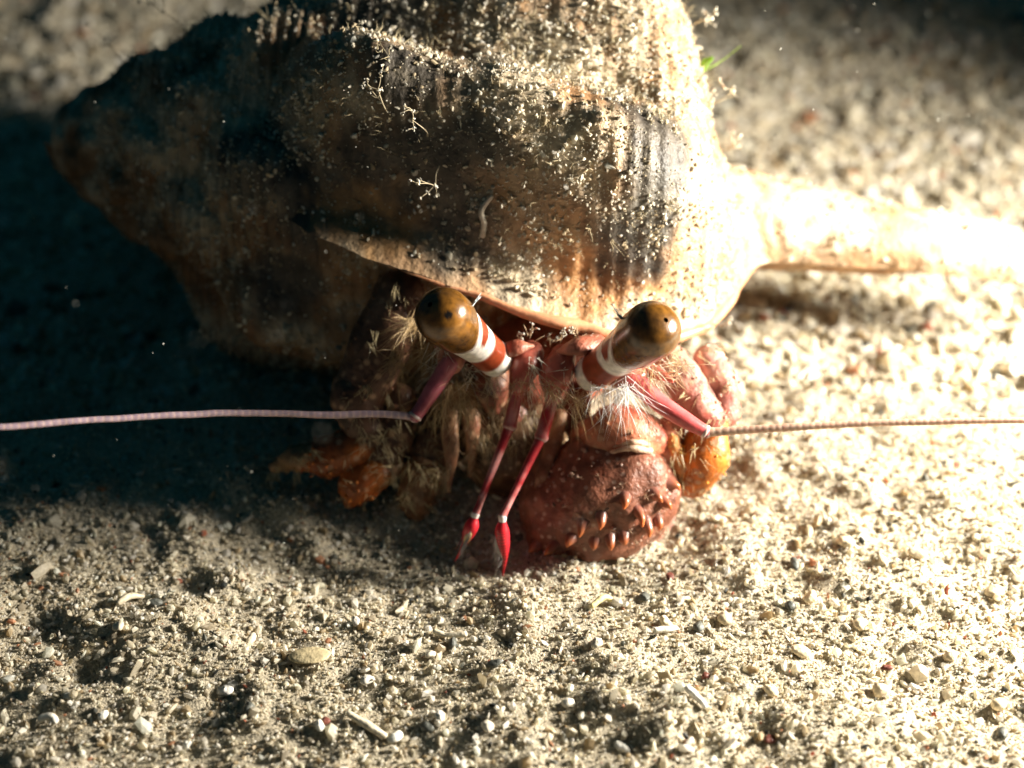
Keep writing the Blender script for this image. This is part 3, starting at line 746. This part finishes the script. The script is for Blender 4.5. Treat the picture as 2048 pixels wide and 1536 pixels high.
for px, py, rad, cl, lb in (
        (735, 1360, (.10, .075, .05), (.80, .76, .66), 'squarish white coral chip beside the flat oval pebble'),
        (710, 1235, (.08, .06, .05), (.70, .66, .58), 'rounded greyish coral bit in the shadow fringe behind the flat oval pebble'),
        (240, 1265, (.10, .08, .06), (.74, .66, .50), 'pale knobby coral fragment in the dim fringe of the shell shadow'),
        (500, 1270, (.10, .05, .05), (.72, .64, .50), 'long cream coral fragment at the edge of the shell shadow'),
        (450, 1375, (.12, .08, .06), (.80, .77, .70), 'broad white coral fragment set in the half lit sand'),
        (790, 1470, (.11, .075, .06), (.82, .79, .70), FR), (372, 1480, (.07, .06, .05), (.82, .79, .70), FR), (640, 1455, (.08, .05, .05), (.82, .79, .70), FR), (205, 1430, (.07, .06, .05), (.82, .79, .70), FR), (880, 1440, (.08, .06, .05), (.82, .79, .70), FR),
        (975, 1465, (.10, .07, .05), (.80, .72, .58), 'cream coral fragment in the hollow beside the low sand ridge'),
        (1245, 1500, (.13, .07, .05), (.85, .82, .74), 'flat white shell flake standing in the low sand ridge'),
        (1190, 1310, (.09, .07, .06), (.78, .71, .56), 'rounded cream coral bit below the spiny claw'),
        (1135, 1420, (.08, .06, .05), (.80, .74, .62), 'small blocky coral bit on the crest of the low sand ridge'),
        (860, 1310, (.09, .06, .05), (.76, .69, .56), 'tan coral bit on the sand below the red antennule tips')):
    pebble('coral_fragment', px, py, tuple(.8*q for q in rad), cl, lb, 'coral fragment', G, amp=.35)
TN = ((1180, 1060), (1270, 1060), (1990, 1180), (1900, 1310), (1760, 1380), (1620, 1200), (1540, 1390), (1450, 1240), (1830, 1120), (1690, 1090), (1330, 1250), (1600, 1310), (2000, 1400), (1720, 1250))
for kq, (px, py) in enumerate(TN[2:]):
    pebble('sand_lump', px, py, (rng.uniform(.07, .12), rng.uniform(.06, .09), rng.uniform(.05, .07)), (.74, .62, .42), 'rounded cream lump of rubble on the brightly lit sand' if kq not in (4, 8) else ('large cream rubble lump just past the orange leg of the crab' if kq == 4 else 'cream rubble lump close in front of the spiny claw'), 'rubble', 'cream rubble lumps on the lit sand', amp=.3)
for px, py in ((905, 1290), (1590, 1125), (1395, 1265), (500, 1425), (310, 1210), (855, 1455), (2010, 1455), (1580, 1215), (1290, 1190), (990, 1345)):
    pebble('stone_chip', px, py, (rng.uniform(.06, .1), rng.uniform(.05, .07), .05), (.11, .115, .10), {905: 'small dark grey stone chip by the tan coral rod below the antennule tips', 500: 'small dark grey stone chip in dim sand short of the flat oval pebble', 1290: 'small dark grey stone chip touching the sand edge under the spiny claw'}.get(px, 'small dark grey stone chip on the sand'), 'stone', 'dark grey stone chips on the sand', amp=.3)
for px, py in ((1540, 1480), (1775, 1330), (1410, 1360), (1340, 1150), (650, 1445)):
    pebble('shell_chip', px, py, (rng.uniform(.04, .07), rng.uniform(.03, .05), .03), (.16, .05, .035), {1340: 'small dark red shell chip close beside the spiny claw', 650: 'small dark red shell chip in the half lit sand by a white coral fragment'}.get(px, 'small dark red shell chip on the bright sand'), 'shell chip', 'dark red shell chips on the sand', amp=.3)
for (px, py), (qx, qy), cl, lb in (((1310, 1280), (1350, 1270), (.80, .76, .64), 'white coral rod lying on the lit sand below the spiny claw'), ((870, 1262), (930, 1270), (.72, .64, .48), 'tan coral rod at the foot of the low sand ridge'), ((700, 1435), (770, 1470), (.74, .66, .5), 'cream coral rod on the half lit sand past the flat oval pebble'), ((1370, 1410), (1405, 1440), (.85, .82, .74), 'thin white shell sliver on the slope of the low sand ridge'), ((240, 1215), (285, 1190), (.60, .52, .38), 'dull tan coral rod inside the fringe of the shell shadow'), ((1185, 1215), (1230, 1200), (.80, .70, .34), 'curved yellowish shell sliver tucked close under the spiny claw'), ((80, 1432), (110, 1440), (.84, .8, .7), 'short white rod on the dim sand far from the crab')):
    a = ground(px, py); b = ground(qx, qy); a[2] = height(a[0], a[1])+.07; b[2] = height(b[0], b[1])+.06
    mb = MB(); limb(mb, [a, (a+b)/2+rng.normal(0, .02, 3), b], [.035, .042, .03], 9, 5, cl, .02, 8)
    tag(mb.build('coral_rod', M_PEBBLE, origin=a), lb, 'coral rod', 'thin coral rods on the sand')
# specks drifting in the water
n = 420
pos = np.stack([rng.uniform(-7, 8, n), rng.uniform(-7, 12, n), rng.uniform(.8, 7, n)], -1)
mb = MB(); grains(mb, pos, rng.uniform(.004, .009, len(pos)), np.tile([[.8, .8, .75]], (len(pos), 1)))
tag(mb.build('suspended_specks', M_GRAIN, smooth=False), 'tiny pale specks drifting in the water', 'particles', kind='stuff')
